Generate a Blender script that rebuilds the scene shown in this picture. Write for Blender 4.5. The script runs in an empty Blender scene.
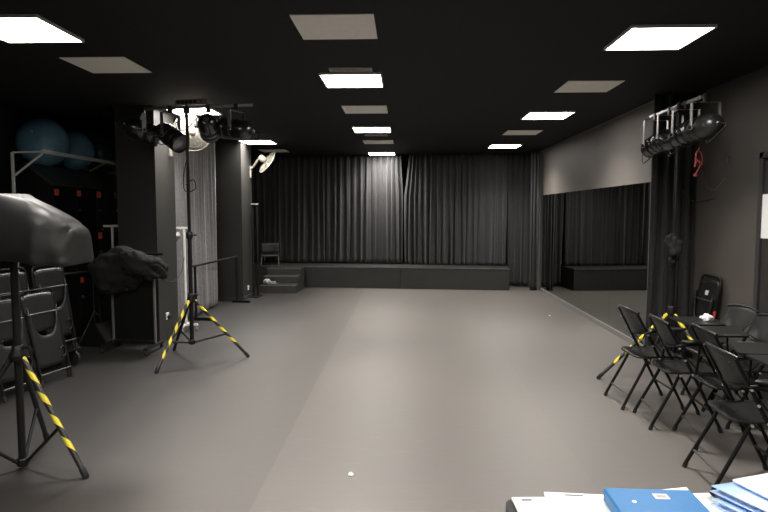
import bpy, bmesh, math, random
from mathutils import Vector, Matrix, noise
C = bpy.context.scene.collection
PI = math.pi
R = math.radians
V = Vector

# ------------------------------------------------------------------ materials
def new_mat(name):
    m = bpy.data.materials.new(name); m.use_nodes = True
    nt = m.node_tree
    return m, nt, nt.nodes['Principled BSDF']

def mat(name, col, rough=0.5, metal=0.0, vary=0.12, scale=18.0, bump=0.0, spec=0.5, sheen=0.0, coat=0.0, bscale=None):
    m, nt, b = new_mat(name)
    tc = nt.nodes.new('ShaderNodeTexCoord')
    nz = nt.nodes.new('ShaderNodeTexNoise'); nz.inputs['Scale'].default_value = scale; nz.inputs['Detail'].default_value = 4
    nt.links.new(tc.outputs['Object'], nz.inputs['Vector'])
    rp = nt.nodes.new('ShaderNodeValToRGB')
    lo = tuple(c * (1 - vary) for c in col); hi = tuple(min(1, c * (1 + vary)) for c in col)
    rp.color_ramp.elements[0].position = 0.3; rp.color_ramp.elements[1].position = 0.7
    rp.color_ramp.elements[0].color = (*lo, 1); rp.color_ramp.elements[1].color = (*hi, 1)
    nt.links.new(nz.outputs['Fac'], rp.inputs['Fac'])
    nt.links.new(rp.outputs['Color'], b.inputs['Base Color'])
    b.inputs['Roughness'].default_value = rough; b.inputs['Metallic'].default_value = metal
    b.inputs['Specular IOR Level'].default_value = spec
    if sheen: b.inputs['Sheen Weight'].default_value = sheen
    if coat: b.inputs['Coat Weight'].default_value = coat; b.inputs['Coat Roughness'].default_value = 0.15
    if bump:
        n2 = nt.nodes.new('ShaderNodeTexNoise'); n2.inputs['Scale'].default_value = bscale or scale * 4; n2.inputs['Detail'].default_value = 3
        nt.links.new(tc.outputs['Object'], n2.inputs['Vector'])
        bp = nt.nodes.new('ShaderNodeBump'); bp.inputs['Strength'].default_value = bump; bp.inputs['Distance'].default_value = 0.01
        nt.links.new(n2.outputs['Fac'], bp.inputs['Height']); nt.links.new(bp.outputs['Normal'], b.inputs['Normal'])
    return m

def emit_mat(name, col, strength):
    m, nt, b = new_mat(name)
    b.inputs['Base Color'].default_value = (0.8, 0.8, 0.8, 1)
    b.inputs['Emission Color'].default_value = (*col, 1); b.inputs['Emission Strength'].default_value = strength
    return m

def perforated(name, col, rough):
    m = mat(name, col, rough, spec=0.36); nt = m.node_tree; b = nt.nodes['Principled BSDF']
    uv = nt.nodes.new('ShaderNodeUVMap')
    sc = nt.nodes.new('ShaderNodeVectorMath'); sc.operation = 'MULTIPLY'; sc.inputs[1].default_value = (46, 46, 0)
    nt.links.new(uv.outputs['UV'], sc.inputs[0])
    fr = nt.nodes.new('ShaderNodeVectorMath'); fr.operation = 'FRACTION'; nt.links.new(sc.outputs[0], fr.inputs[0])
    ds = nt.nodes.new('ShaderNodeVectorMath'); ds.operation = 'DISTANCE'; ds.inputs[1].default_value = (0.5, 0.5, 0)
    nt.links.new(fr.outputs[0], ds.inputs[0])
    gt = nt.nodes.new('ShaderNodeMath'); gt.operation = 'GREATER_THAN'; gt.inputs[1].default_value = 0.30
    nt.links.new(ds.outputs['Value'], gt.inputs[0])
    nt.links.new(gt.outputs[0], b.inputs['Alpha'])
    return m

def tape_mat():
    m = mat('hazard_tape', (0.02, 0.02, 0.02), 0.45); nt = m.node_tree; b = nt.nodes['Principled BSDF']
    uv = nt.nodes.new('ShaderNodeUVMap'); sp = nt.nodes.new('ShaderNodeSeparateXYZ'); nt.links.new(uv.outputs['UV'], sp.inputs[0])
    dv = nt.nodes.new('ShaderNodeMath'); dv.operation = 'DIVIDE'; dv.inputs[1].default_value = 0.165; nt.links.new(sp.outputs['Y'], dv.inputs[0])
    ad = nt.nodes.new('ShaderNodeMath'); ad.operation = 'ADD'; nt.links.new(sp.outputs['X'], ad.inputs[0]); nt.links.new(dv.outputs[0], ad.inputs[1])
    fr = nt.nodes.new('ShaderNodeMath'); fr.operation = 'FRACT'; nt.links.new(ad.outputs[0], fr.inputs[0])
    lt = nt.nodes.new('ShaderNodeMath'); lt.operation = 'LESS_THAN'; lt.inputs[1].default_value = 0.46; nt.links.new(fr.outputs[0], lt.inputs[0])
    # bare black tube near the foot, tape above it
    g = nt.nodes.new('ShaderNodeMath'); g.operation = 'LESS_THAN'; g.inputs[1].default_value = 0.72; nt.links.new(sp.outputs['Y'], g.inputs[0])
    mu = nt.nodes.new('ShaderNodeMath'); mu.operation = 'MULTIPLY'; nt.links.new(lt.outputs[0], mu.inputs[0]); nt.links.new(g.outputs[0], mu.inputs[1])
    mx = nt.nodes.new('ShaderNodeMix'); mx.data_type = 'RGBA'
    mx.inputs['A'].default_value = (0.013, 0.013, 0.013, 1); mx.inputs['B'].default_value = (0.72, 0.58, 0.03, 1)
    nt.links.new(mu.outputs[0], mx.inputs['Factor']); nt.links.new(mx.outputs['Result'], b.inputs['Base Color'])
    return m

def floor_mat():
    m, nt, b = new_mat('vinyl_dance_floor')
    geo = nt.nodes.new('ShaderNodeNewGeometry'); sp = nt.nodes.new('ShaderNodeSeparateXYZ'); nt.links.new(geo.outputs['Position'], sp.inputs[0])
    rp = nt.nodes.new('ShaderNodeValToRGB'); rp.color_ramp.interpolation = 'CONSTANT'
    mr = nt.nodes.new('ShaderNodeMapRange'); mr.inputs['From Min'].default_value = -6; mr.inputs['From Max'].default_value = 4
    nt.links.new(sp.outputs['X'], mr.inputs['Value']); nt.links.new(mr.outputs['Result'], rp.inputs['Fac'])
    els = rp.color_ramp.elements
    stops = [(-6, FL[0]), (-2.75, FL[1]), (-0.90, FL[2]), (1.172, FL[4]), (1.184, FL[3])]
    els[0].position = 0; els[0].color = (*stops[0][1], 1)
    els[1].position = (stops[1][0] + 6) / 10; els[1].color = (*stops[1][1], 1)
    for x, c in stops[2:]:
        e = els.new((x + 6) / 10); e.color = (*c, 1)
    nz = nt.nodes.new('ShaderNodeTexNoise'); nz.inputs['Scale'].default_value = 1.1; nz.inputs['Detail'].default_value = 7; nz.inputs['Roughness'].default_value = 0.62
    nt.links.new(geo.outputs['Position'], nz.inputs['Vector'])
    m2 = nt.nodes.new('ShaderNodeMapRange'); m2.inputs['To Min'].default_value = 0.86; m2.inputs['To Max'].default_value = 1.14
    nt.links.new(nz.outputs['Fac'], m2.inputs['Value'])
    # scuffs: fine streaks
    mp = nt.nodes.new('ShaderNodeMapping'); mp.inputs['Scale'].default_value = (1.2, 9, 1); mp.inputs['Rotation'].default_value = (0, 0, 0.9)
    nt.links.new(geo.outputs['Position'], mp.inputs['Vector'])
    n3 = nt.nodes.new('ShaderNodeTexNoise'); n3.inputs['Scale'].default_value = 4; n3.inputs['Detail'].default_value = 5; nt.links.new(mp.outputs['Vector'], n3.inputs['Vector'])
    m3 = nt.nodes.new('ShaderNodeMapRange'); m3.inputs['From Min'].default_value = 0.55; m3.inputs['From Max'].default_value = 0.8; m3.inputs['To Min'].default_value = 1.0; m3.inputs['To Max'].default_value = 1.18
    nt.links.new(n3.outputs['Fac'], m3.inputs['Value'])
    mu = nt.nodes.new('ShaderNodeMath'); mu.operation = 'MULTIPLY'; nt.links.new(m2.outputs[0], mu.inputs[0]); nt.links.new(m3.outputs[0], mu.inputs[1])
    # weaker light towards the left side painted into the vinyl colour, with a ragged edge
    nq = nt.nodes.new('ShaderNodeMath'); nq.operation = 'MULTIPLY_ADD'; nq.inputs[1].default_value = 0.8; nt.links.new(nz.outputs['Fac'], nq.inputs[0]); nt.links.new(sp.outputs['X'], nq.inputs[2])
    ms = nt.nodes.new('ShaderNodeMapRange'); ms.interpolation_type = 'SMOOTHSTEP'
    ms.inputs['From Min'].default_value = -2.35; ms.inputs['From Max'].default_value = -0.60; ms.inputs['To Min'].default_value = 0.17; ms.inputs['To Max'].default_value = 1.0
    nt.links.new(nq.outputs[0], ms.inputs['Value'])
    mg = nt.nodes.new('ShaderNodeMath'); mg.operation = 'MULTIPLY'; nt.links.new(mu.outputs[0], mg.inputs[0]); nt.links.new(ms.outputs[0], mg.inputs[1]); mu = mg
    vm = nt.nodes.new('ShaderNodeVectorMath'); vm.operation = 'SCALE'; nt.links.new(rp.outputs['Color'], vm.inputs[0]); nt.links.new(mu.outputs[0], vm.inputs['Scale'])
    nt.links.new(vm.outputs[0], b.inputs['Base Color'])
    mr4 = nt.nodes.new('ShaderNodeMapRange'); mr4.inputs['To Min'].default_value = 0.43; mr4.inputs['To Max'].default_value = 0.50
    nt.links.new(nz.outputs['Fac'], mr4.inputs['Value']); nt.links.new(mr4.outputs[0], b.inputs['Roughness'])
    b.inputs['Specular IOR Level'].default_value = 1.0
    return m

def ceiling_mat():
    m, nt, b = new_mat('black_ceiling_tiles')
    geo = nt.nodes.new('ShaderNodeNewGeometry')
    mp = nt.nodes.new('ShaderNodeMapping'); mp.inputs['Location'].default_value = (0.2, -0.1, 0)
    nt.links.new(geo.outputs['Position'], mp.inputs['Vector'])
    br = nt.nodes.new('ShaderNodeTexBrick'); br.offset = 0; br.inputs['Scale'].default_value = 1.0
    br.inputs['Brick Width'].default_value = 0.6; br.inputs['Row Height'].default_value = 0.6; br.inputs['Mortar Size'].default_value = 0.010
    br.inputs['Color1'].default_value = (0.0090, 0.0087, 0.0082, 1); br.inputs['Color2'].default_value = (0.0098, 0.0094, 0.0088, 1); br.inputs['Mortar'].default_value = (0.006, 0.006, 0.006, 1)
    nt.links.new(mp.outputs['Vector'], br.inputs['Vector'])
    nt.links.new(br.outputs['Color'], b.inputs['Base Color']); b.inputs['Roughness'].default_value = 0.75
    b.inputs['Specular IOR Level'].default_value = 0.25
    return m

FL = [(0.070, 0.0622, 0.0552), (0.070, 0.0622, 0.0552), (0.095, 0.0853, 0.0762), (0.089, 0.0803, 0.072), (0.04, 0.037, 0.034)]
M = {}
M['floor'] = floor_mat(); M['ceiling'] = ceiling_mat()
M['wall'] = mat('wall_dark_paint', (0.082, 0.072, 0.062), 0.6, vary=0.08, scale=2.5, bump=0.06, bscale=60)
M['wall_upper'] = mat('wall_grey_paint', (0.112, 0.101, 0.091), 0.6, vary=0.07, scale=1.6, bump=0.05, bscale=60)
M['wall_left'] = mat('wall_left_paint', (0.018, 0.0175, 0.017), 0.65, vary=0.08, scale=2)
M['column'] = mat('column_paint', (0.022, 0.021, 0.0185), 0.55, vary=0.08, scale=3, bump=0.05, bscale=60)
M['door'] = mat('door_paint', (0.022, 0.0205, 0.019), 0.5)
M['trim'] = mat('trim_grey', (0.16, 0.155, 0.15), 0.5)
M['dark_trim'] = mat('trim_dark', (0.03, 0.03, 0.03), 0.5)
M['curtain'] = mat('stage_curtain_cloth', (0.035, 0.0342, 0.0356), 0.85, vary=0.15, scale=30, spec=0.25, sheen=0.15)
M['curtain_grey'] = mat('grey_curtain_cloth', (0.2, 0.198, 0.202), 0.85, vary=0.15, scale=30, spec=0.25, sheen=0.15)
M['curtain_dark'] = mat('black_curtain_cloth', (0.026, 0.026, 0.027), 0.85, vary=0.15, scale=30, spec=0.25, sheen=0.12)
M['stage'] = mat('stage_paint', (0.021, 0.02, 0.0185), 0.5, vary=0.15, scale=3)
M['stage_edge'] = mat('stage_edge_worn', (0.10, 0.095, 0.09), 0.5, vary=0.5, scale=25)
M['steel_black'] = mat('black_steel', (0.006, 0.006, 0.006), 0.42, vary=0.2, spec=0.3)
M['black_pl'] = mat('black_plastic', (0.008, 0.008, 0.008), 0.34, vary=0.15, spec=0.4)
M['seat_pl'] = perforated('black_perforated_plastic', (.014, .014, .0135), 0.36)
M['chair_frame'] = mat('chair_frame_black', (0.005, 0.005, 0.005), 0.4, vary=0.2, spec=0.22)
M['tablet'] = mat('tablet_board', (0.011, 0.0108, 0.0105), 0.45, vary=0.15, spec=0.3)
M['rivet'] = mat('pale_rivet', (0.45, 0.44, 0.42), 0.3, 0.2)
M['dull_steel'] = mat('dull_dark_steel', (0.10, 0.10, 0.10), 0.35, 0.7)
M['chrome'] = mat('bright_steel', (0.75, 0.75, 0.75), 0.2, 1.0)
M['steel_grey'] = mat('grey_steel', (0.3, 0.295, 0.29), 0.38, 0.8)
M['par'] = mat('par_black_enamel', (0.009, 0.009, 0.009), 0.24, vary=0.2, spec=0.85)
M['par_grey'] = mat('par_grey_enamel', (0.032, 0.031, 0.03), 0.3, 0.5, vary=0.2)
M['lens'] = mat('lamp_glass', (0.25, 0.25, 0.26), 0.1, 0.3)
M['rubber'] = mat('black_rubber', (0.006, 0.006, 0.006), 0.6)
M['tape'] = tape_mat()
M['white'] = mat('white_enamel', (0.72, 0.71, 0.68), 0.4, vary=0.05)
M['cream'] = mat('cream_plastic', (0.2, 0.186, 0.158), 0.4, vary=0.05)
M['cloth_cover'] = mat('black_nylon_cover', (0.0135, 0.0126, 0.0117), 0.6, vary=0.15, scale=8, bump=0.25, bscale=9, spec=0.4)
M['coat'] = mat('black_coat_cloth', (0.0075, 0.0073, 0.007), 0.8, vary=0.2, scale=8, bump=0.3, bscale=12, spec=0.3)
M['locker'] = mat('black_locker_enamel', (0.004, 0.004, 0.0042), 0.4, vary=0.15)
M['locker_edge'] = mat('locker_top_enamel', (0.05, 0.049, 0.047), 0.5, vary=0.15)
M['red_tag'] = mat('red_tag_paper', (0.8, 0.12, 0.1), 0.6)
M['pale_tag'] = mat('pale_tag_paper', (0.6, 0.58, 0.56), 0.6)
M['tag_ink'] = mat('tag_ink', (0.16, 0.02, 0.02), 0.6)
M['blue_ball'] = mat('blue_vinyl', (0.16, 0.34, 0.47), 0.11, vary=0.06, spec=0.7)
M['green_ball'] = mat('dark_green_vinyl', (0.03, 0.1, 0.06), 0.3, vary=0.06, spec=0.5)
M['grey_panel'] = mat('unlit_panel_diffuser', (0.9, 0.86, 0.79), 0.6, vary=0.03)
M['vent'] = mat('vent_grey', (0.42, 0.40, 0.38), 0.5)
M['light_frame'] = mat('light_frame', (0.60, 0.57, 0.54), 0.45, vary=0.03)
M['light'] = emit_mat('lit_panel', (1.0, 0.955, 0.90), 26.0)
M['red_cord'] = mat('red_cord', (0.16, 0.01, 0.01), 0.6)
M['red_paint'] = mat('red_tape', (0.50, 0.04, 0.03), 0.5)
M['paper'] = mat('white_paper', (0.80, 0.80, 0.79), 0.7, vary=0.02)
M['paper_shade'] = mat('paper_pink_edge', (0.58, 0.55, 0.54), 0.7, vary=0.02)
M['print'] = mat('grey_print', (0.13, 0.13, 0.155), 0.7, vary=0.3, scale=300)
M['pale_print'] = mat('pale_print', (0.30, 0.26, 0.245), 0.7, vary=0.2, scale=300)
M['blue_folder'] = mat('blue_box_file', (0.013, 0.118, 0.29), 0.42, vary=0.03, spec=0.3)
M['pale_blue'] = mat('pale_blue_plastic', (0.4, 0.58, 0.92), 0.3, vary=0.04)
M['table'] = mat('black_table', (0.014, 0.014, 0.015), 0.45)
M['socket'] = mat('socket_white', (0.70, 0.69, 0.66), 0.4, vary=0.03)
M['silver_cloth'] = mat('pale_grey_cloth', (0.30, 0.30, 0.31), 0.5)
M['grey_seat'] = mat('grey_vinyl', (0.04, 0.039, 0.038), 0.5, vary=0.2)
def mirror_mat():
    m, nt, b = new_mat('mirror_glass')
    b.inputs['Base Color'].default_value = (0.215, 0.22, 0.205, 1); b.inputs['Metallic'].default_value = 1.0
    tc = nt.nodes.new('ShaderNodeTexCoord'); nz = nt.nodes.new('ShaderNodeTexNoise'); nz.inputs['Scale'].default_value = 1.5
    nt.links.new(tc.outputs['Object'], nz.inputs['Vector'])
    mr = nt.nodes.new('ShaderNodeMapRange'); mr.inputs['To Min'].default_value = 0.0; mr.inputs['To Max'].default_value = 0.035
    nt.links.new(nz.outputs['Fac'], mr.inputs['Value']); nt.links.new(mr.outputs[0], b.inputs['Roughness'])
    return m
M['mirror'] = mirror_mat()

# ------------------------------------------------------------------ mesh builder
def frame_z(d):
    d = d.normalized()
    a = V((0, 0, 1)) if abs(d.z) < 0.95 else V((1, 0, 0))
    x = a.cross(d).normalized(); y = d.cross(x)
    return x, y

class MB:
    def __init__(s): s.v = []; s.f = []; s.m = []; s.uv = []; s.sm = []
    def add(s, verts, faces, mi=0, uvs=None, smooth=True):
        o = len(s.v); s.v += [tuple(p) for p in verts]
        for k, f in enumerate(faces):
            s.f.append([i + o for i in f]); s.m.append(mi); s.sm.append(smooth)
            s.uv.append(uvs[k] if uvs else None)
        return s
    def box(s, c, size, rot=None, mi=0, bev=0.0):
        bm = bmesh.new(); bmesh.ops.create_cube(bm, size=1)
        bmesh.ops.scale(bm, vec=size, verts=bm.verts)
        if bev: bmesh.ops.bevel(bm, geom=bm.edges[:], offset=min(bev, min(size) * 0.45), segments=2, affect='EDGES', profile=0.5)
        mx = Matrix.Translation(c) @ (rot.to_4x4() if rot else Matrix.Identity(4))
        bm.transform(mx); s.bm(bm, mi, False); return s
    def bm(s, bm, mi=0, smooth=True):
        bm.verts.index_update()
        s.add([v.co[:] for v in bm.verts], [[v.index for v in f.verts] for f in bm.faces], mi, None, smooth); bm.free(); return s
    def bar(s, a, b, w, h, mi=0, bev=0.0, up=None):
        a, b = V(a), V(b); d = b - a
        z = d.normalized()
        if up is None: x, y = frame_z(z)
        else: x = V(up).cross(z).normalized(); y = z.cross(x)
        rot = Matrix((x, y, z)).transposed()
        return s.box((a + b) / 2, (w, h, d.length), rot, mi, bev)
    def tube(s, pts, r, n=10, mi=0, caps=True, radii=None):
        pts = [V(p) for p in pts]; L = 0; rings = []; ls = []
        x = None
        for i, p in enumerate(pts):
            if i == 0: d = pts[1] - p
            elif i == len(pts) - 1: d = p - pts[i - 1]
            else: d = (pts[i + 1] - p).normalized() + (p - pts[i - 1]).normalized()
            if d.length < 1e-9: d = V((0, 0, 1))
            d.normalize()
            if x is None: x, y = frame_z(d)
            else:
                x = (x - d * x.dot(d)).normalized(); y = d.cross(x)
            if i: L += (p - pts[i - 1]).length
            rr = radii[i] if radii else r
            rings.append([p + (x * math.cos(2 * PI * k / n) + y * math.sin(2 * PI * k / n)) * rr for k in range(n)]); ls.append(L)
        vs = [q for rg in rings for q in rg]; fs = []; uv = []
        for i in range(len(rings) - 1):
            for k in range(n):
                k2 = (k + 1) % n
                fs.append([i * n + k, i * n + k2, (i + 1) * n + k2, (i + 1) * n + k])
                uv.append([(k / n, ls[i]), ((k + 1) / n, ls[i]), ((k + 1) / n, ls[i + 1]), (k / n, ls[i + 1])])
        s.add(vs, fs, mi, uv, True)
        if caps:
            s.add(rings[0], [list(range(n))[::-1]], mi, None, False); s.add(rings[-1], [list(range(n))], mi, None, False)
        return s
    def lathe(s, prof, mx=Matrix.Identity(4), n=24, mi=0):
        # profile of (radius, z) around local z
        vs = []; fs = []
        for r, z in prof:
            for k in range(n):
                a = 2 * PI * k / n; vs.append(mx @ V((r * math.cos(a), r * math.sin(a), z)))
        for i in range(len(prof) - 1):
            for k in range(n):
                k2 = (k + 1) % n; fs.append([i * n + k, i * n + k2, (i + 1) * n + k2, (i + 1) * n + k])
        s.add(vs, fs, mi, None, True)
        for i, rev in ((0, True), (len(prof) - 1, False)):
            if prof[i][0] > 1e-4:
                idx = list(range(n)); s.add(vs[i * n:(i + 1) * n], [idx[::-1] if rev else idx], mi, None, False)
        return s
    def sheet(s, fn, nu, nv, th, mi=0, uvs=(1, 1)):
        # thick curved panel: fn(u, v) -> point, u v in 0..1
        P = [[V(fn(i / nu, j / nv)) for j in range(nv + 1)] for i in range(nu + 1)]
        N = []
        for i in range(nu + 1):
            row = []
            for j in range(nv + 1):
                a = P[min(i + 1, nu)][j] - P[max(i - 1, 0)][j]; b = P[i][min(j + 1, nv)] - P[i][max(j - 1, 0)]
                c = a.cross(b); row.append(c.normalized() if c.length > 1e-12 else V((0, 0, 1)))
            N.append(row)
        vs = []; W = nv + 1
        for sg in (0.5, -0.5):
            for i in range(nu + 1):
                for j in range(nv + 1): vs.append(P[i][j] + N[i][j] * th * sg)
        o = (nu + 1) * W; fs = []; uv = []
        for i in range(nu):
            for j in range(nv):
                q = [i * W + j, (i + 1) * W + j, (i + 1) * W + j + 1, i * W + j + 1]
                t = [(i / nu * uvs[0], j / nv * uvs[1]), ((i + 1) / nu * uvs[0], j / nv * uvs[1]), ((i + 1) / nu * uvs[0], (j + 1) / nv * uvs[1]), (i / nu * uvs[0], (j + 1) / nv * uvs[1])]
                fs.append(q); uv.append(t); fs.append([k + o for k in q[::-1]]); uv.append(t[::-1])
        e = [(i * W, (i + 1) * W) for i in range(nu)] + [((i + 1) * W + nv, i * W + nv) for i in range(nu)]
        e += [(j + 1, j) for j in range(nv)] + [(nu * W + j, nu * W + j + 1) for j in range(nv)]
        for a, b in e: fs.append([b, a, a + o, b + o]); uv.append([(0.0, 0.0)] * 4)
        return s.add(vs, fs, mi, uv, True)
    def prism(s, poly, axis, a, b, mi=0):
        # extrude a polygon (2D) along axis index
        def p(q, t):
            if axis == 0: return (t, q[0], q[1])
            if axis == 1: return (q[0], t, q[1])
            return (q[0], q[1], t)
        n = len(poly); vs = [p(q, a) for q in poly] + [p(q, b) for q in poly]
        fs = [list(range(n))[::-1], [k + n for k in range(n)]] + [[k, (k + 1) % n, (k + 1) % n + n, k + n] for k in range(n)]
        return s.add(vs, fs, mi, None, False)
    def build(s, name, mats, parent=None, loc=None, rot=None):
        me = bpy.data.meshes.new(name); me.from_pydata(s.v, [], s.f)
        mats = mats if isinstance(mats, (list, tuple)) else [mats]
        for m in mats: me.materials.append(m)
        ul = me.uv_layers.new(name='UVMap')
        for p in me.polygons:
            p.material_index = s.m[p.index]; p.use_smooth = s.sm[p.index]
            t = s.uv[p.index]
            if t:
                for k, li in enumerate(p.loop_indices): ul.data[li].uv = t[k]
        bm = bmesh.new(); bm.from_mesh(me); bmesh.ops.recalc_face_normals(bm, faces=bm.faces[:]); bm.to_mesh(me); bm.free()
        o = bpy.data.objects.new(name, me); C.objects.link(o)
        if parent: o.parent = parent
        if loc: o.location = loc
        if rot: o.rotation_euler = rot
        return o

def tag(o, label, cat, group=None, kind=None):
    o['label'] = label; o['category'] = cat
    if group: o['group'] = group
    if kind: o['kind'] = kind
    return o
def thing(name, label, cat, loc=(0, 0, 0), rz=0, group=None):
    o = bpy.data.objects.new(name, None); C.objects.link(o); o.empty_display_size = 0.1
    o.location = loc; o.rotation_euler = (0, 0, rz)
    return tag(o, label, cat, group)
def struct(o, label, cat):
    return tag(o, label, cat, kind='structure')
def dup(root, label=None, loc=None, rot=None):
    def cp(o, par):
        c = o.copy(); C.objects.link(c)
        if par: c.parent = par
        for ch in list(o.children): cp(ch, c)
        return c
    r = cp(root, None)
    if label: r['label'] = label
    if loc is not None: r.location = loc
    if rot is not None: r.rotation_euler = rot
    return r
def spline(pts, n=8):
    pts = [V(p) for p in pts]; out = []
    P = [pts[0] * 2 - pts[1]] + pts + [pts[-1] * 2 - pts[-2]]
    for i in range(1, len(P) - 2):
        a, b, c, d = P[i - 1:i + 3]
        for k in range(n):
            t = k / n
            out.append(0.5 * ((2 * b) + (c - a) * t + (2 * a - 5 * b + 4 * c - d) * t * t + (3 * b - a - 3 * c + d) * t ** 3))
    out.append(pts[-1]); return out
def blob(fn, nu=72, nv=40, e=0.6, amp=0.02, freq=4, seed=0, creases=0.0):
    # closed soft superellipsoid; fn maps unit coords to a place
    mb = MB(); vs = []; fs = []
    sg = lambda w, m: math.copysign(abs(w) ** m, w)
    for j in range(nv + 1):
        ph = -PI / 2 + PI * j / nv
        for i in range(nu):
            th = 2 * PI * i / nu
            u = V((sg(math.cos(ph), e) * sg(math.cos(th), e), sg(math.cos(ph), e) * sg(math.sin(th), e), sg(math.sin(ph), e)))
            p = V(fn(u)); q = p * freq + V((seed * 7.1, seed * 3.3, seed * 1.7))
            nrm = u.normalized()
            d = noise.fractal(q, 1.0, 2.0, 3) * amp
            if creases: d -= creases * max(0.0, 1 - abs(noise.noise(q * 0.8 + V((5, 2, 9)))) * 7)
            vs.append(p + nrm * d)
    for j in range(nv):
        for i in range(nu):
            i2 = (i + 1) % nu; fs.append([j * nu + i, j * nu + i2, (j + 1) * nu + i2, (j + 1) * nu + i])
    return mb.add(vs, fs)

# ------------------------------------------------------------------ setting
H = 3.03
XL, XR, XM = -5.12, 3.30, 2.97
def sbox(name, lo, hi, m, label, cat):
    c = [(a + b) / 2 for a, b in zip(lo, hi)]; sz = [b - a for a, b in zip(lo, hi)]
    o = MB().box((0, 0, 0), sz).build(name, m, None, c); return struct(o, label, cat)
sbox('floor', (XL - .1, -2.6, -0.1), (XR + .1, 15.1, 0), M['floor'], 'dark grey vinyl dance floor laid in long rolls', 'floor')
sbox('ceiling', (XL - .1, -2.6, H), (XR + .1, 15.1, H + .1), M['ceiling'], 'black tiled suspended ceiling', 'ceiling')
sbox('wall_left', (XL - .1, -2.6, 0), (XL, 15.1, H), M['wall_left'], 'dark wall behind the lockers', 'wall')
sbox('wall_back', (XL, 15.0, 0), (XR, 15.1, H), M['wall_left'], 'dark end wall behind the stage curtains', 'wall')
sbox('wall_front', (XL, -2.6, 0), (XR, -2.5, H), M['wall_left'], 'dark wall behind the viewer', 'wall')
sbox('wall_right', (XR, -2.6, 0), (XR + .1, 15.1, H), M['wall'], 'dark brown grey wall beside the chairs', 'wall')
sbox('wall_right_mirror', (XM, 7.2, 0), (XR, 15.0, H), M['wall_upper'], 'grey wall carrying the mirror', 'wall')
o = MB().bar((XM - .008, 7.2, H - .008), (XM - .008, 14.9, H - .008), .014, .014).build('trim_1', M['trim']); struct(o, 'thin pale ceiling angle above the mirror wall', 'trim')
for nm, lo, hi, lb in (('column_1', (-3.66, 7.50), (-3.158, 8.14), 'dark square column behind the near lighting stand'),
                       ('column_2', (-3.57, 11.24), (-3.09, 12.0), 'dark square column beside the stage steps')):
    sbox(nm, (*lo, 0), (*hi, H), M['column'], lb, 'column')
for nm, lo, hi in (('baseboard_column', (-3.09, 11.24, 0), (-3.075, 12.0, .07)), ('baseboard_column_front', (-3.57, 11.225, 0), (-3.075, 11.24, .07))):
    sbox(nm, lo, hi, M['dark_trim'], 'low dark skirting around the farther column', 'skirting')
# door on the right wall, at the picture's edge
d = thing('door_1', 'black door in the right wall with a white notice', 'door', (XR, 5.15, 0)); d['kind'] = 'structure'
MB().box((-.012, 0, 1.08), (.024, .90, 2.16), None, 0, .004).build('door_leaf', M['door'], d)
fb = MB()
for y in (-.49, .49): fb.box((-.02, y, 1.12), (.04, .06, 2.25), None, 0, .004)
fb.box((-.02, 0, 2.22), (.04, 1.04, .06), None, 0, .004); fb.build('door_frame', M['dark_trim'], d)
MB().tube(spline([(-.03, -.36, 1.02), (-.07, -.36, 1.02), (-.07, -.26, 1.02)]), .009).build('door_handle', M['steel_grey'], d)
nb = MB(); nb.box((0, 0, 0), (.003, .30, .40)); tag(nb.build('notice', M['paper'], None, (XR - .027, 5.46, 1.66)), 'white paper notice fixed to the black door at the right edge', 'notice')

# mirror
mr = thing('wall_mirror', 'long frameless wall mirror under the grey wall, reflecting the curtains', 'mirror', (XM, 10.07, 0))
L0, L1 = 7.22, 12.95; n = 4
for k in range(n):
    y0 = L0 + (L1 - L0) * k / n; y1 = L0 + (L1 - L0) * (k + 1) / n
    MB().box((-.010, (y0 + y1) / 2 - 10.07, .06 + 1.0), (.012, y1 - y0 - .003, 2.0)).build('mirror_panel', M['mirror'], mr)
MB().box((-.02, 0.015, .03), (.04, L1 - L0, .06), None, 0, .004).build('base_trim', M['trim'], mr)['label'] = 'pale strip along the mirror foot'

# ------------------------------------------------------------------ ceiling panels
LAMP_W, LAMP_SPREAD = 52.0, R(128)
def ceiling_light():
    t = thing('ceiling_light', 'x', 'ceiling light', group='lit square ceiling panels')
    f = MB()
    for s_ in (-1, 1):
        f.box((s_ * .295, 0, -.012), (.014, .604, .024), None, 0, .003); f.box((0, s_ * .295, -.012), (.576, .014, .024), None, 0, .003)
    f.build('frame', M['light_frame'], t)
    MB().box((0, 0, -.010), (.572, .572, .012)).build('diffuser', M['light'], t)
    ld = bpy.data.lights.new('led_lamp', 'AREA'); ld.shape = 'SQUARE'; ld.size = .55; ld.energy = LAMP_W; ld.color = (1.0, .95, .895); ld.spread = LAMP_SPREAD
    lo = bpy.data.objects.new('led_lamp', ld); C.objects.link(lo); lo.parent = t; lo.location = (0, 0, -.026)
    return t
LT = [(-2.78, 4.34, 'lit square ceiling panel at the top left corner of the picture'),
      (-2.77, 7.80, 'lit ceiling panel glowing behind the crossbar of the lighting stand by the column'),
      (-2.78, 11.32, 'small lit ceiling panel peeping out just above the far wall fan'),
      (-.53, 6.10, 'lit ceiling panel in the middle row, nearest of that row'),
      (-.53, 9.68, 'lit ceiling panel, second of the middle row going towards the stage'),
      (-.53, 13.64, 'lit ceiling panel right against the stage curtain top'),
      (1.91, 4.72, 'largest lit ceiling panel at the upper right above the chairs'),
      (1.94, 8.36, 'lit ceiling panel, second of the right row going towards the stage'),
      (1.99, 12.18, 'farthest lit ceiling panel of the right row'),
      (-2.68, .95, None), (-.53, 2.45, None), (1.91, 1.05, None), (-.53, -1.15, None)]
first = None
for x, y, lb in LT:
    if first is None: o = first = ceiling_light()
    else: o = dup(first)
    o['label'] = lb or 'lit ceiling panel over the viewer, outside the picture'
    o.location = (x, y, H)
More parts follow.
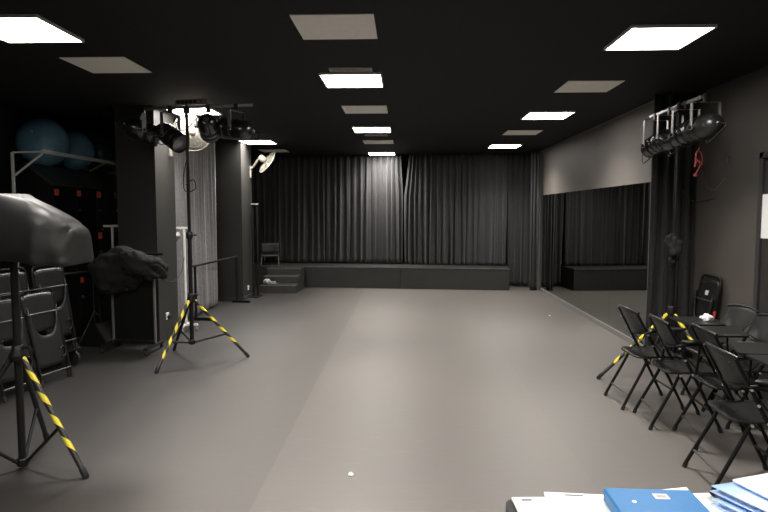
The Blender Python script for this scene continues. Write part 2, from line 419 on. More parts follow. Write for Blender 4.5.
GP = [(-2.70, 5.44, 'unlit grey ceiling panel at the upper left beyond the corner light'),
      (-2.85, 13.05, 'unlit grey ceiling panel near the far wall fan'),
      (-.50, 4.40, 'largest unlit grey ceiling panel, top centre of the picture'),
      (-.52, 7.87, 'unlit grey ceiling panel in the middle row between its first and second lights'),
      (-.51, 11.49, 'unlit grey ceiling panel in the middle row between its second and third lights'),
      (1.94, 6.53, 'unlit grey ceiling panel between the first and second right lights'),
      (1.96, 10.22, 'unlit grey ceiling panel between the second and third right lights'),
      (2.0, 14.1, 'unlit grey ceiling panel beyond the last right light')]
first = None
for x, y, lb in GP:
    if first is None: o = first = MB().box((0, 0, -.003), (.57, .57, .006)).build('ceiling_panel', M['grey_panel'])
    else: o = first.copy(); C.objects.link(o)
    tag(o, lb, 'ceiling panel', 'unlit grey ceiling panels'); o.location = (x, y, H)
for x, y, lb in ((-.51, 5.60, 'slim grey ceiling vent in front of the first middle light'), (-.50, 10.38, 'slim grey ceiling vent behind the second middle light')):
    t = thing('ceiling_vent', lb, 'vent', (x, y, H), 0, 'slim ceiling vents')
    b = MB(); b.box((0, 0, -.006), (.40, .012, .012)).box((0, .13, -.006), (.40, .012, .012)).box((-.194, .065, -.006), (.012, .13, .012)).box((.194, .065, -.006), (.012, .13, .012)); b.build('frame', M['vent'], t)
    b = MB()
    for k in range(5): b.box((0, .02 + .0225 * k, -.005), (.376, .016, .004), Matrix.Rotation(.5, 3, 'X'))
    b.build('slats', M['vent'], t)

# ------------------------------------------------------------------ curtains
def curtain(name, p0, p1, z0, z1, label, m, wl=.13, amp=.045, seed=0, group=None, edge=None, rows=26, lean=0.0, nper=None):
    rnd = random.Random(seed); p0, p1 = V((*p0, 0)), V((*p1, 0)); L = (p1 - p0).length; d = (p1 - p0) / L; nn = V((d.y, -d.x, 0))
    base = (p0 + p1) / 2
    N = int(L / .011)
    # irregular phases along the width
    ph = [0.0]
    for i in range(N): ph.append(ph[-1] + 2 * PI * (L / N) / (wl * (1 + .55 * noise.noise(V((i * .011 / wl * .45, seed * 3.1, 0))))))
    vs = []; fs = []
    for j in range(rows + 1):
        v = j / rows; z = z1 + (z0 - z1) * v
        for i in range(N + 1):
            s = L * i / N
            a = amp * (.62 + .38 * v) * (1 + .6 * noise.noise(V((s * 3.1, seed, v * 1.3))))
            w = math.sin(ph[i] + .5 * noise.noise(V((s * 2, v * 1.8, seed + 4.0))))
            off = a * w + .35 * a * math.sin(2.3 * ph[i] + 1 + v) + .03 * noise.noise(V((s * .9, v * 1.2, seed + 9)))
            sx = s + .022 * math.sin(ph[i] * .5 + v * 2) * v + lean * v * (s / L - .5)
            if edge: sx += edge(s / L, z)
            p = p0 + d * sx + nn * off - base; vs.append((p.x, p.y, z))
    for j in range(rows):
        for i in range(N):
            k = j * (N + 1) + i; fs.append([k, k + 1, k + N + 2, k + N + 1])
    mb = MB(); mb.add(vs, fs); o = mb.build(name, m, None, base)
    sd = o.modifiers.new('thickness', 'SOLIDIFY'); sd.thickness = .004
    return tag(o, label, 'curtain', group)
gapz = lambda z: max(0.0, min(1.0, (z - 2.05) / .8))
curtain('stage_curtain', (-3.75, 14.42), (-.04, 13.98), .50, H, 'wide black pleated curtain behind the stage, left of the centre gap', M['curtain'], .15, .045, 1, 'stage backdrop curtains',
        edge=lambda u, z: -.05 * gapz(z) * max(0, (u - .9) * 10))
curtain('stage_curtain', (-.02, 13.96), (2.30, 13.62), .47, H, 'black pleated curtain behind the stage, right of the centre gap', M['curtain'], .15, .045, 2, 'stage backdrop curtains',
        edge=lambda u, z: .10 * gapz(z) * max(0, 1 - u * 6))
curtain('corner_curtain', (2.33, 13.70), (2.95, 13.58), .02, H, 'dark floor length curtain in the far right corner beyond the stage end', M['curtain_dark'], .15, .04, 7)
curtain('side_curtain', (2.69, 12.98), (2.87, 12.96), .0, H - .02, 'narrow gathered black curtain hanging to the floor at the far end of the mirror', M['curtain_dark'], .075, .03, 3)
curtain('grey_curtain', (-3.46, 8.3), (-3.42, 10.75), .03, H, 'grey pleated curtain hanging between the two columns', M['curtain_grey'], .16, .035, 4)
curtain('gathered_curtain', (2.83, 7.02), (3.27, 6.92), .02, H, 'bunched black curtain hanging at the near end of the mirror', M['curtain_dark'], .11, .07, 5, lean=.08)

# ------------------------------------------------------------------ stage and steps
ang = math.atan2(12.96 - 13.41, 2.26 + 2.314); 
stg = thing('stage_platform', 'low black stage platform along the back wall under the curtains', 'stage', (0, 13.18, 0), ang)
W0, W1 = -3.9, 2.27; HS = .475
MB().box(((W0 + W1) / 2, .70, HS - .02), (W1 - W0, 1.40, .04), None, 0, .006).build('deck', M['stage'], stg)
for a, b in ((W0, -.105), (-.10, W1)):
    MB().box(((a + b) / 2, .02, (HS - .04) / 2), (b - a, .03, HS - .04), None, 0, .004).build('front_panel', M['stage'], stg)
MB().box((W1 - .015, .70, (HS - .04) / 2), (.03, 1.34, HS - .04)).build('end_panel', M['stage'], stg)
e = MB(); e.box(((W0 + W1) / 2, -.003, HS - .008), (W1 - W0, .006, .016)); e.build('front_edging', M['stage_edge'], stg)['label'] = 'worn paler front edge of the stage'
st = thing('stage_steps', 'black two-tread box steps against the left end of the stage', 'steps', (-2.66, 12.36, 0), R(-1))
for k, (y0, hh) in enumerate(((0, .17), (.30, .33), (.60, .475))):
    MB().box((.02 * 0, y0 + .17, hh / 2), (.76, .36, hh), None, 0, .005).build('tread_box', M['stage'], st)
    MB().box((0, y0 - .008, hh - .008), (.76, .012, .016)).build('nosing', M['stage_edge'], st)['label'] = 'worn paler step edge'
cb = MB(); rnd = random.Random(5)
pts = [(-.12 + .03 * rnd.uniform(-1, 1) + .17 * math.cos(k * 1.1) * (1 - k * .02), .04 * math.sin(k * 1.1), .012 + .004 * k) for k in range(16)]
cb.tube(spline(pts, 5), .007, 6)
tag(cb.build('cable_coil', M['steel_grey'], None, (-2.72, 12.42, .176)), 'loose grey cable lying on the lowest stage step', 'cable')
bg = blob(lambda u: (u.x * .075, u.y * .06, u.z * .055 + .055), 30, 18, .8, .02, 14, 3)
tag(bg.build('cloth_bundle', M['silver_cloth'], None, (-2.93, 12.50, .172)), 'small pale grey cloth bundle at the left of the lowest stage step', 'cloth')
# chair on the stage
sc = thing('stacking_chair', 'small grey chair standing on the stage behind the steps', 'chair', (-3.13, 13.72, HS + .001), R(12))
MB().sheet(lambda u, v: (-.20 + .40 * u, .04 * (2 * u - 1) ** 2 * -1 + .2, .27 + .23 * v), 8, 4, .03).build('backrest', M['grey_seat'], sc)
MB().box((0, 0, .22), (.40, .38, .03), None, 0, .012).build('seat', M['grey_seat'], sc)
for sx in (-1, 1):
    MB().tube([(sx * .19, .2, .50), (sx * .19, .19, .22), (sx * .20, .2, 0.0)], .011, 8).build('leg', M['steel_grey'], sc)
    MB().tube([(sx * .19, -.16, .22), (sx * .20, -.18, 0.0)], .011, 8).build('leg', M['steel_grey'], sc)
# twin pole by the second column
tp = thing('twin_pole', 'black twin upright pole standing between the farther column and the stage steps', 'pole', (-2.985, 11.80, 0))
for x in (-.045, .045): MB().tube([(x, 0, 0.02), (x, 0, 1.84)], .02, 10).build('pole', M['steel_black'], tp)
MB().box((0, 0, 1.85), (.15, .06, .03), None, 0, .006).build('top_cap', M['steel_grey'], tp)
MB().box((0, 0, .012), (.17, .30, .024), None, 0, .006).build('base', M['steel_black'], tp)

# ------------------------------------------------------------------ ballet barres
def barre(name, label, a, b, h, feet=.36, foot_dir=None, fa=0.0, fb=1.0):
    a, b = V((*a, 0)), V((*b, 0)); mid = (a + b) / 2; t = thing(name, label, 'ballet barre', mid, 0, 'portable ballet barres')
    A, B = a - mid, b - mid; d = (B - A).normalized(); nn = V((-d.y, d.x, 0)) if foot_dir is None else V((*foot_dir, 0)).normalized()
    MB().tube([A + V((0, 0, h)), B + V((0, 0, h))], .020, 12).build('rail', M['steel_black'], t)
    for f in (fa, fb):
        P = A + (B - A) * f
        MB().bar(P + V((0, 0, .045)), P + V((0, 0, h)), .034, .034, 0, .004).build('leg', M['steel_black'], t)
        MB().bar(P + nn * feet / 1.0 + V((0, 0, .022)), P - nn * feet * .35 + V((0, 0, .022)), .05, .044, 0, .006).build('foot', M['steel_black'], t)
    return t
barre('ballet_barre', 'black portable ballet barre along the grey curtain between the columns', (-3.30, 9.05), (-3.16, 11.1), .86, .26, (1, -.15), .08, .98)
barre('ballet_barre', 'black portable ballet barre standing in front of the lockers', (-4.17, 6.78), (-3.93, 7.50), .95, .16, (1, .3))

# ------------------------------------------------------------------ sockets
for p, lb, plug in (((-3.158, 7.75, .322), 'white wall socket with a black plug on the near column', True), ((-3.09, 11.59, .21), 'white wall socket on the farther column', False)):
    t = thing('wall_socket', lb, 'socket', p)
    MB().box((.006, 0, 0), (.012, .09, .09), None, 0, .004).build('face_plate', M['socket'], t)
    if plug: MB().box((.028, .0, -.012), (.04, .045, .05), None, 0, .008).build('plug', M['rubber'], t)

# ------------------------------------------------------------------ wall fans
def wall_fan(label, base, head, nrm):
    t = thing('wall_fan', label, 'fan', base, 0, 'cream wall fans'); B = V(base); h = V(head) - B; nr = V(nrm).normalized()
    MB().box((.012, 0, .06), (.024, .09, .24), None, 0, .01).build('wall_bracket', M['cream'], t)
    mback = h - nr * .06
    MB().tube(spline([(.02, 0, .13), (.07, 0, .17), mback - nr * .12 + V((-.03, 0, -.05)), mback - nr * .05 + V((0, 0, -.02))]), .022, 10).build('arm', M['cream'], t)
    x, y = frame_z(nr); mx = Matrix.Translation(h) @ Matrix((x, y, nr)).transposed().to_4x4()
    MB().lathe([(.03, -.20), (.055, -.19), (.068, -.12), (.065, -.05), (.03, -.04)], mx, 20).build('motor', M['cream'], t)
    r = .243; g = MB()
    prof_f = lambda q: .05 * (1 - q ** 2.5); prof_b = lambda q: -.045 * (1 - q ** 3)
    for pf in (prof_f, prof_b):
        for k in range(60):
            a = 2 * PI * k / 60
            g.tube([mx @ V((r * q * math.cos(a + (1 - q) * .4), r * q * math.sin(a + (1 - q) * .4), pf(q))) for q in (.22, .5, .75, .92, 1)], .0021, 4, 0, False)
        for q in (.22, .55, .8):
            g.tube([mx @ V((r * q * math.cos(2 * PI * k / 40), r * q * math.sin(2 * PI * k / 40), pf(q))) for k in range(41)], .0025, 5, 0, False)
        g.lathe([(.0, pf(0.1) + .004), (.05, pf(.2) + .003), (.05, pf(.2) - .003)], mx, 20)
    g.tube([mx @ V((r * math.cos(2 * PI * k / 48), r * math.sin(2 * PI * k / 48), 0)) for k in range(49)], .009, 8, 0, False)
    g.build('guard', M['cream'], t)
    bl = MB()
    for k in range(3):
        a0 = 2 * PI * k / 3
        bl.sheet(lambda u, v: mx @ V(((.03 + .165 * u) * math.cos(a0 + (v - .5) * 1.75 * (.5 + .5 * u)), (.03 + .165 * u) * math.sin(a0 + (v - .5) * 1.75 * (.5 + .5 * u)), (v - .5) * .035)), 8, 10, .003)
    bl.lathe([(.035, -.02), (.035, .015), (.02, .025), (0, .028)], mx, 16)
    bl.build('blades', M['cream'], t)
wall_fan('round cream wall fan on the near column behind the hanging lamps', (-3.158, 7.98, 2.50), (-2.79, 7.84, 2.745), (.22, -.95, -.12))
wall_fan('cream wall fan turned aside on the farther column', (-3.09, 11.90, 2.44), (-2.75, 11.93, 2.69), (.70, .48, -.53))

# ------------------------------------------------------------------ lighting stands
def light_stand(label, c, feet, collar, bottom, top, taped, bar_a=None, bar_b=None, collar_r=.045):
    c = V((*c, 0)); t = thing('light_stand', label, 'lighting stand', c, 0, 'tripod lighting stands')
    MB().tube([(0, 0, bottom), (0, 0, 1.45)], .0235, 14).tube([(0, 0, 1.45), (0, 0, min(top, 2.2))], .019, 14).build('pole', M['steel_black'], t)
    if top > 2.2: MB().tube([(0, 0, 2.15), (0, 0, top)], .0155, 12).build('upper_pole', M['steel_black'], t)
    cl = MB(); cl.lathe([(.03, collar - .05), (collar_r, collar - .04), (collar_r, collar + .0), (.035, collar + .03), (.035, collar + .06), (.028, collar + .065)], n=18)
    cl.tube([(.03, 0, collar + .045), (.085, 0, collar + .045)], .010, 8)
    cl.build('collar', M['steel_black'], t)
    MB().lathe([(.032, 1.40), (.036, 1.41), (.036, 1.47), (.026, 1.48)], n=16).tube([(.02, 0, 1.44), (.08, .01, 1.44)], .009, 8).build('pole_clamp', M['steel_black'], t)
    br0 = MB(); br0.lathe([(.028, bottom), (.036, bottom + .005), (.036, bottom + .05), (.028, bottom + .055)], n=14); br0.build('lower_collar', M['steel_black'], t)
    for (fx, fy), tp_ in zip(feet, taped):
        F = V((fx, fy, 0)) - c; hd = F.normalized(); A = hd * .04 + V((0, 0, collar - .02)); E = F + V((0, 0, .025))
        ax = (E - A).normalized()
        lg = MB().tube([A + (E - A) * k / 10 for k in range(11)], .0175, 14).build('leg', M['tape'] if tp_ else M['steel_black'], t)
        if tp_: lg['label'] = 'leg wrapped in yellow and black hazard tape'
        MB().tube([E - ax * .04, E + ax * .012, V((E.x, E.y, .0)) + ax * .005 + V((0, 0, .004))], .021, 12).build('rubber_foot', M['rubber'], lg)
        Q = A + (E - A) * .60
        MB().tube([hd * .03 + V((0, 0, bottom + .025)), Q], .0115, 8).build('brace', M['steel_black'], t)
    if bar_a:
        a = V(bar_a) - c; b = V(bar_b) - c
        MB().bar(a, b, .030, .030, 0, .004, up=(0, 0, 1)).build('crossbar', M['steel_grey'], t)['label'] = 'grey steel crossbar'
        MB().box((0, 0, top - .06), (.06, .06, .07), None, 0, .008).build('bar_bracket', M['steel_black'], t)
    return t

# profile of a par can along its axis (lens towards +z)
PROF = [(.0, -.200), (.036, -.200), (.052, -.194), (.076, -.176), (.096, -.146), (.107, -.105), (.111, -.055), (.112, .0), (.109, .004), (.109, .020), (.113, .024), (.113, .10), (.110, .104), (.110, .12), (.115, .124), (.115, .185), (.108, .187), (.104, .16)]
def par_can(label, clamp, axis, drop=.30, m='par', yoke_dir=None, cap='par_grey'):
    t = thing('stage_lamp', label, 'stage lamp', clamp, 0, 'par stage lamps on the stands'); ax = V(axis).normalized()
    hz = V((ax.x, ax.y, 0)).normalized()
    pv = V((-hz.y, hz.x, 0)) if yoke_dir is None else V((*yoke_dir, 0)).normalized()
    cen = V((0, 0, -drop))
    MB().box((0, 0, -.02), (.045, .045, .085), None, 0, .008).tube([(0, 0, -.02), hz * .06 + V((0, 0, -.02))], .007, 8).build('hook_clamp', M['steel_black'], t)
    y = MB(); w = .125
    for sg in (-1, 1):
        y.bar(cen + pv * w * sg + V((0, 0, -.02)), pv * w * sg + V((0, 0, -.062)), .044, .006, 0, .001, up=pv)
    y.bar(pv * -w + V((0, 0, -.062)), pv * w + V((0, 0, -.062)), .005, .032, 0, .001, up=hz)
    y.build('yoke', M['steel_grey'], t)['label'] = 'flat grey steel yoke'
    x, yy = frame_z(ax); mx = Matrix.Translation(cen) @ Matrix((x, yy, ax)).transposed().to_4x4()
    b = MB().lathe(PROF, mx, 28).build('can', M[m], t)
    MB().lathe([(.0, .165), (.10, .163), (.104, .155)], mx, 24).build('lens', M['lens'], b)
    MB().lathe([(.0, -.236), (.024, -.232), (.030, -.222), (.030, -.196)], mx, 18).build('rear_cap', M[cap], b)
    rb = MB()
    for z in (.012, .112): rb.lathe([(.1125, z - .006), (.1165, z), (.1125, z + .006)], mx, 28)
    rb.build('rim_ring', M[cap], b)
    kn = MB()
    for sg in (-1, 1): kn.tube([cen + pv * .113 * sg, cen + pv * .15 * sg], .016, 10)
    kn.build('pivot_knob', M['rubber'], t)
    tail = cen - ax * .25
    MB().tube(spline([tail, tail - ax * .06 + V((0, 0, -.04)), cen - ax * .12 - pv * .05 + V((0, 0, -.155)), cen + pv * .08 + V((0, 0, .06)), pv * .03 + V((0, 0, -.05))]), .0055, 6).build('cable', M['rubber'], t)
    return t

S1 = (-2.432, 6.66)
light_stand('tripod lighting stand with hazard taped legs beside the near column', S1, [(-2.62, 6.12), (-1.845, 6.84), (-2.83, 7.14)], .715, .19, 2.885, (1, 1, 0), (-3.00, 6.80, 2.868), (-1.67, 6.58, 2.868))
def on1(x): return (x, 6.80 - (x + 3.0) * .1654, 2.868)
par_can('stage lamp at the far left of the crossbar by the near column', on1(-2.985), (.80, .42, -.33), .25)
par_can('stage lamp second from the left on the crossbar by the near column, tilted down', on1(-2.65), (.74, -.35, -.50), .315)
par_can('stage lamp just right of the pole on the crossbar by the near column', on1(-2.19), (-.18, .93, -.28), .225)
par_can('stage lamp at the far right of the crossbar by the near column', on1(-1.86), (-.90, .36, .14), .26)
ps = thing('socket_strip', 'grey socket strip with a red switch on the crossbar by the near column', 'socket strip', (-2.385, 6.68, 2.886), math.atan2(-.22, 1.33))
MB().box((0, 0, .032), (.36, .055, .06), None, 0, .006).build('strip_body', M['steel_grey'], ps)
for k in range(5): MB().lathe([(.0, 0), (.019, 0), (.019, .004), (.016, .005)], Matrix.Translation((-.14 + .05 * k, -.028, .034)) @ Matrix.Rotation(PI / 2, 4, 'X'), 14).build('outlet', M['rubber'], ps)
MB().box((.135, -.030, .034), (.03, .008, .03), None, 0, .003).build('switch', M['red_paint'], ps)['label'] = 'red rocker switch'
def hang_cable(label, pts, r=.005, m='rubber'):
    P = [V(p) for p in pts]; b = P[0].copy()
    return tag(MB().tube(spline([p - b for p in P], 8), r, 6).build('cable', M[m], None, b), label, 'cable')
hang_cable('thin black cable looping off the pole of the stand by the near column', [(-2.42, 6.63, 2.83), (-2.40, 6.62, 2.45), (-2.46, 6.60, 2.1), (-2.44, 6.59, 1.93), (-2.33, 6.60, 1.96), (-2.36, 6.62, 2.06), (-2.45, 6.63, 2.0)])
hang_cable('thin black cable draped between the lamps on the crossbar by the near column', [(-2.93, 6.72, 2.70), (-2.85, 6.65, 2.56), (-2.66, 6.60, 2.63), (-2.45, 6.60, 2.60), (-2.3, 6.58, 2.72), (-2.2, 6.60, 2.82)])

S2 = (2.67, 6.02)
light_stand('tripod lighting stand with hazard taped legs behind the chairs', S2, [(1.985, 6.06), (2.95, 5.42), (2.74, 6.70)], .70, .19, 2.76, (1, 1, 0), (2.70, 6.77, 2.745), (2.70, 5.63, 2.745))
def on2(y): return (2.70, y, 2.745)
par_can('stage lamp at the mirror end of the crossbar behind the chairs', on2(6.62), (.05, -.93, .14), .33, 'par', (1, 0))
par_can('stage lamp second from the mirror end of the crossbar behind the chairs', on2(6.27), (.03, .95, .10), .315, 'par', (1, 0))
par_can('stage lamp third from the mirror end of the crossbar behind the chairs', on2(5.93), (.05, -.96, .12), .30, 'par', (1, 0))
par_can('stage lamp at the near end of the crossbar behind the chairs', on2(5.55), (-.06, .97, -.03), .285, 'par_grey', (1, 0), 'par')
rc = MB(); rc.tube(spline([(0, 0, 0), (.012, 0, -.08), (-.02, .01, -.17), (.02, .0, -.24), (-.01, .01, -.33)], 6), .006, 6)
rc.tube(spline([(0, .01, -.10), (.035, 0, -.16), (.04, .01, -.25), (.0, 0, -.20), (-.03, .0, -.27), (-.005, .01, -.12)], 6), .005, 6)
ro = tag(rc.build('red_cord', M['red_cord'], None, (2.72, 5.70, 2.385)), 'tangled red cord hanging below the lamps behind the chairs', 'cord')
MB().box((-.02, .0, -.345), (.03, .018, .022), None, 0, .004).build('plug', M['red_cord'], ro)
cl = blob(lambda u: (u.x * (.070 + .03 * min(0, u.z)), u.y * .05, u.z * .16 - .02), 40, 26, .8, .045, 10, 11, .012)
tag(cl.build('black_cloth', M['coat'], None, (2.64, 5.98, 1.36)), 'black cloth tied around the pole of the stand behind the chairs', 'cloth')
hang_cable('thin black cable from the stand behind the chairs to the right wall', [(2.69, 6.0, 1.95), (2.80, 6.05, 1.86), (2.98, 6.25, 1.80), (3.29, 6.5, 1.84)], .004)
hang_cable('thin dark cable loop hanging on the right wall', [(3.292, 6.75, 2.15), (3.292, 6.65, 1.98), (3.292, 6.5, 1.94), (3.292, 6.3, 2.05)], .004, 'steel_grey')
tag(MB().box((0, 0, 0), (.02, .02, .06), None, 0, .004).build('wall_hook', M['steel_grey'], None, (XR - .01, 6.26, 2.23)), 'small pale hook on the right wall', 'hook')

S3 = (-2.535, 3.77)
light_stand('tripod lighting stand with one hazard taped leg under the black cover', S3, [(-2.045, 3.64), (-2.667, 4.25), (-2.89, 3.42)], .77, .02, 1.62, (1, 0, 0), None, None, .055)
def cover_fn(u):
    x = -.52 + (u.x + 1) / 2 * .985
    top = 1.800 if x < .11 else 1.800 - (x - .11) / .33 * .175
    top -= .015 * math.sin((x + .5) * 9) * (x < .1)
    bot = 1.39 - .05 * max(0, (x - .1) / .35)
    w = .21 - .10 * max(0, u.z)
    sag = .022 * math.sin(x * 17 + 2.0) * (1 - max(0, u.z)) + .018 * math.sin(x * 31) * max(0, -u.z + .3)
    return (x, u.y * w + sag * (-1 if u.y < 0 else 1), bot + (u.z + 1) / 2 * (top - bot))
cv = blob(cover_fn, 120, 64, .27, .026, 3.8, 6, .014)
tag(cv.build('dust_cover', M['cloth_cover'], None, (S3[0], S3[1], 0)), 'bulky black fabric cover draped over the lamps of the stand at the left edge', 'cover')

# ------------------------------------------------------------------ folding chairs
def rivets(pts, par):
    for p, q in pts: MB().tube([V(p), V(p) + V((0, q * .012, 0))], .0090, 8).build('rivet', M['rivet'], par)['label'] = 'bright steel rivet head'
def side_pt(t): return (-.17 + .43 * t, .855 * (1 - t))      # x, z along the back upright
def make_chair(name, label, group, arm):
    t = thing(name, label, 'chair', (0, 0, 0), 0, group)
    for s in (-1, 1):
        y = s * .205
        P = [(-.165, y * .97, .835), (-.095, y, .70), (.035, y, .45), (.15, y, .225), (.255, y, .018)]
        MB().tube(spline(P, 5), .0125, 10).build('front_leg', M['chair_frame'], t)
        Pr = [(-.055, s * .186, .440), (-.105, s * .188, .33), (-.185, s * .194, .175), (-.265, s * .2, .018)]
        MB().tube(spline(Pr, 5), .0125, 10).build('rear_leg', M['chair_frame'], t)
        for fx, fy in ((.257, y), (-.268, s * .2)):
            MB().tube([(fx - (-.014 if fx < 0 else .014), fy, .034), (fx, fy, 0.0)], .0150, 10).build('foot_cap', M['rubber'], t)
        MB().bar((-.075, s * .205, .655), (.115, s * .19, .43), .020, .007, 0, .002).build('side_link', M['chair_frame'], t)
    MB().tube([(-.212, -.195, .122), (-.212, .195, .122)], .0085, 8).build('rear_stretcher', M['dull_steel'], t)
    MB().tube([(.175, -.205, .165), (.175, .205, .165)], .0085, 8).build('front_stretcher', M['chair_frame'], t)
    def back(u, v):
        yy = (u - .5) * 2; z = .635 + .22 * v; hw = .170 + .035 * v
        zc = z - (.02 * abs(yy) ** 3 if v > .5 else -.05 * abs(yy) ** 3 * (1 - 2 * v))
        return (-.066 - .10 * v - .045 * (1 - yy * yy) + .012, yy * hw, zc)
    MB().sheet(back, 14, 8, .010, 0, (.40, .32)).build('backrest', M['seat_pl'], t)
    MB().tube([V(back(u / 14, 1.0)) + V((0, 0, .004)) for u in range(15)], .0125, 8).build('top_rail', M['black_pl'], t)
    MB().tube([V(back(u / 14, 0.0)) for u in range(15)], .009, 8).build('lower_rail', M['black_pl'], t)
    def seat(u, v):
        yy = (v - .5) * 2; x = -.155 + .405 * u
        rnd_ = .03 * abs(yy) ** 4
        x2 = x + (rnd_ if u < .5 else -rnd_) * abs(2 * u - 1)
        return (x2, yy * (.195 + .012 * u), .455 - .014 * (1 - yy * yy) * math.sin(PI * u) - .012 * max(0, u - .85) / .15 + .006 * u)
    MB().sheet(seat, 14, 14, .014, 0, (.42, .40)).build('seat', M['seat_pl'], t)
    rim = [seat(u / 12, 0) for u in range(13)] + [seat(1, v / 12) for v in range(1, 13)] + [seat(1 - u / 12, 1) for u in range(1, 13)] + [seat(0, 1 - v / 12) for v in range(1, 13)]
    MB().tube(rim, .009, 8, 0, False).build('seat_rim', M['black_pl'], t)
    rv = []
    for s in (-1, 1): rv += [((.03, s * .216, .45), s), ((-.075, s * .213, .655), s), ((-.055, s * .200, .435), s), ((-.03, s * .212, .56), s)]
    rivets(rv, t)
    if arm:
        MB().tube(spline([(-.09, -.215, .67), (-.02, -.245, .69), (.10, -.245, .695)], 5), .011, 8).build('arm_bracket', M['chair_frame'], t)
        MB().tube(spline([(.06, -.245, .69), (.06, -.235, .56), (.05, -.215, .45)], 5), .009, 8).build('arm_support', M['chair_frame'], t)
        if arm == 'pad':
            def pad(u, v):
                a = (u - .5) * 2; return (-.07 + .30 * u + 0, -.25 + (v - .5) * .085 * math.sqrt(max(0.0, 1 - abs(a) ** 4)), .712 + .004 * (1 - (2 * v - 1) ** 2))
            MB().sheet(pad, 14, 4, .018).build('arm_pad', M['tablet'], t)
        else:
            b = MB(); poly = []
            for cx, cy, a0 in ((.34, .10, 0), (.10, .10, 90), (.02, -.22, 180), (.34, -.24, 270)):
                for k in range(5):
                    a = R(a0 + 22.5 * k); poly.append((cx + .035 * math.cos(a), cy + .035 * math.sin(a)))
            b.prism(poly, 2, .712, .727); tb = b.build('tablet', M['tablet'], t)
            MB().box((.20, .118, .7285), (.13, .012, .003)).build('label_strip', M['steel_grey'], tb)
            MB().tube([(.30, -.2, .705), (.08, -.24, .70)], .009, 8).build('tablet_support', M['chair_frame'], t)
    return t
near = [(2.135, 5.31, R(2), 'black folding chair standing alone at the mirror end of the row facing the right wall'),
        (2.20, 4.81, R(-4), 'second black folding chair from the mirror in the row facing the right wall'),
        (2.35, 4.40, R(-4), 'third black folding chair from the mirror, with its own writing tablet over the lap'),
        (2.125, 3.73, R(-3), 'nearest black folding chair, closest to the table with the blue box file')]
p = None
for x, y, a, lb in near:
    if 'writing tablet' in lb: o = make_chair('folding_chair', lb, 'folding chairs facing the right wall', 'tablet')
    elif p is None: p = make_chair('folding_chair', lb, 'folding chairs facing the right wall', 'pad'); o = p
    else: o = dup(p, lb)
    o.location = (x, y, 0); o.rotation_euler = (0, 0, a)
far = [(2.85, 5.36, R(184), 'black tablet arm chair by the right wall with a white cloth on its tablet'),
       (2.795, 4.87, R(178), 'black tablet arm chair with its back to the door, half cut by the right edge'),
       (2.70, 3.84, R(180), 'black tablet arm chair at the right edge, only its tablet corner in view')]
p = None
for x, y, a, lb in far:
    if p is None: p = make_chair('tablet_chair', lb, 'tablet chairs along the right wall', 'tablet'); o = p
    else: o = dup(p, lb)
    o.location = (x, y, 0); o.rotation_euler = (0, 0, a)
wc = blob(lambda u: (u.x * .055, u.y * .07, u.z * .028), 40, 24, .7, .03, 14, 8, .008)
tag(wc.build('white_cloth', M['paper_shade'], None, (2.72, 5.42, .752)), 'crumpled white cloth lying on the writing tablet of a chair by the right wall', 'cloth')

# folded chair: flat, standing along local z, thickness along local x, front towards +x
def make_folded(label, group, red=False):
    t = thing('folded_chair', label, 'chair', (0, 0, 0), 0, group)
    hw = .205
    U = [(0, -hw, .02), (0, -hw, .5), (0, -hw, .84)] + [(0, -hw + .06 - .06 * math.cos(R(a)), .88 + .055 * math.sin(R(a))) for a in (30, 60, 90)] + \
        [(0, hw - .06 + .06 * math.sin(R(a)), .88 + .055 * math.cos(R(a))) for a in (0, 30, 60)] + [(0, hw, .84), (0, hw, .5), (0, hw, .02)]
    MB().tube(U, .0125, 10).build('frame', M['chair_frame'], t)
    def bk(u, v):
        yy = (u - .5) * 2; return (.012 - .012 * (1 - yy * yy), yy * (hw - .012), .52 + .385 * v - .02 * abs(yy) ** 4 * v)
    MB().sheet(bk, 12, 8, .010, 0, (.40, .38)).build('backrest', M['seat_pl'], t)
    def sp_(u, v):
        yy = (u - .5) * 2; top = .60 - .13 * (1 - abs(yy) ** 2.5) * 1.0
        return (.038 - .006 * (1 - yy * yy), yy * (hw - .030), .16 + (top - .16 + .17 * (abs(yy) ** 6)) * v)
    MB().sheet(sp_, 14, 8, .014).build('seat', M['tablet'], t)
    for s in (-1, 1):
        MB().tube([(.03, s * (hw - .018), .72), (.055, s * (hw - .018), .03)], .0115, 10).build('rear_leg', M['chair_frame'], t)
        MB().tube([(.056, s * (hw - .018), .05), (.057, s * (hw - .018), 0.0)], .016, 10).build('foot_cap', M['rubber'], t)
        MB().tube([(0, s * hw, .05), (0, s * hw, 0.0)], .0165, 10).build('foot_cap', M['rubber'], t)
        if red: MB().tube([(0, s * hw, .50), (0, s * hw, .62)], .0137, 10).build('red_tape_band', M['red_paint'], t)['label'] = 'band of red tape'
    MB().tube([(.06, -hw + .018, .10), (.06, hw - .018, .10)], .009, 8).build('stretcher', M['dull_steel'], t)
    MB().tube([(.042, -hw + .02, .70), (.042, hw - .02, .70)], .007, 8).build('link_bar', M['dull_steel'], t)
    MB().tube(spline([(.05, .12, .22), (.056, .16, .24), (.056, .17, .30), (.056, .14, .33), (.05, .11, .31)], 4), .008, 8).build('handle', M['black_pl'], t)
    return t
g = 'folded chairs leaning by the lockers'
fc = make_folded('folded black chair leaning sideways in front, right of the covered stand pole', g)
def lean(o, loc, yaw, tilt, roll=0):
    o.location = loc; o.rotation_euler = (Matrix.Rotation(yaw, 3, 'Z') @ Matrix.Rotation(-tilt, 3, 'Y') @ Matrix.Rotation(roll, 3, 'X')).to_euler()
lean(fc, (-3.52, 5.76, .004), R(-13), R(11))
lean(dup(fc, 'folded black chair leaning behind the covered stand pole at the left edge'), (-3.56, 5.27, .004), R(-13), R(11))
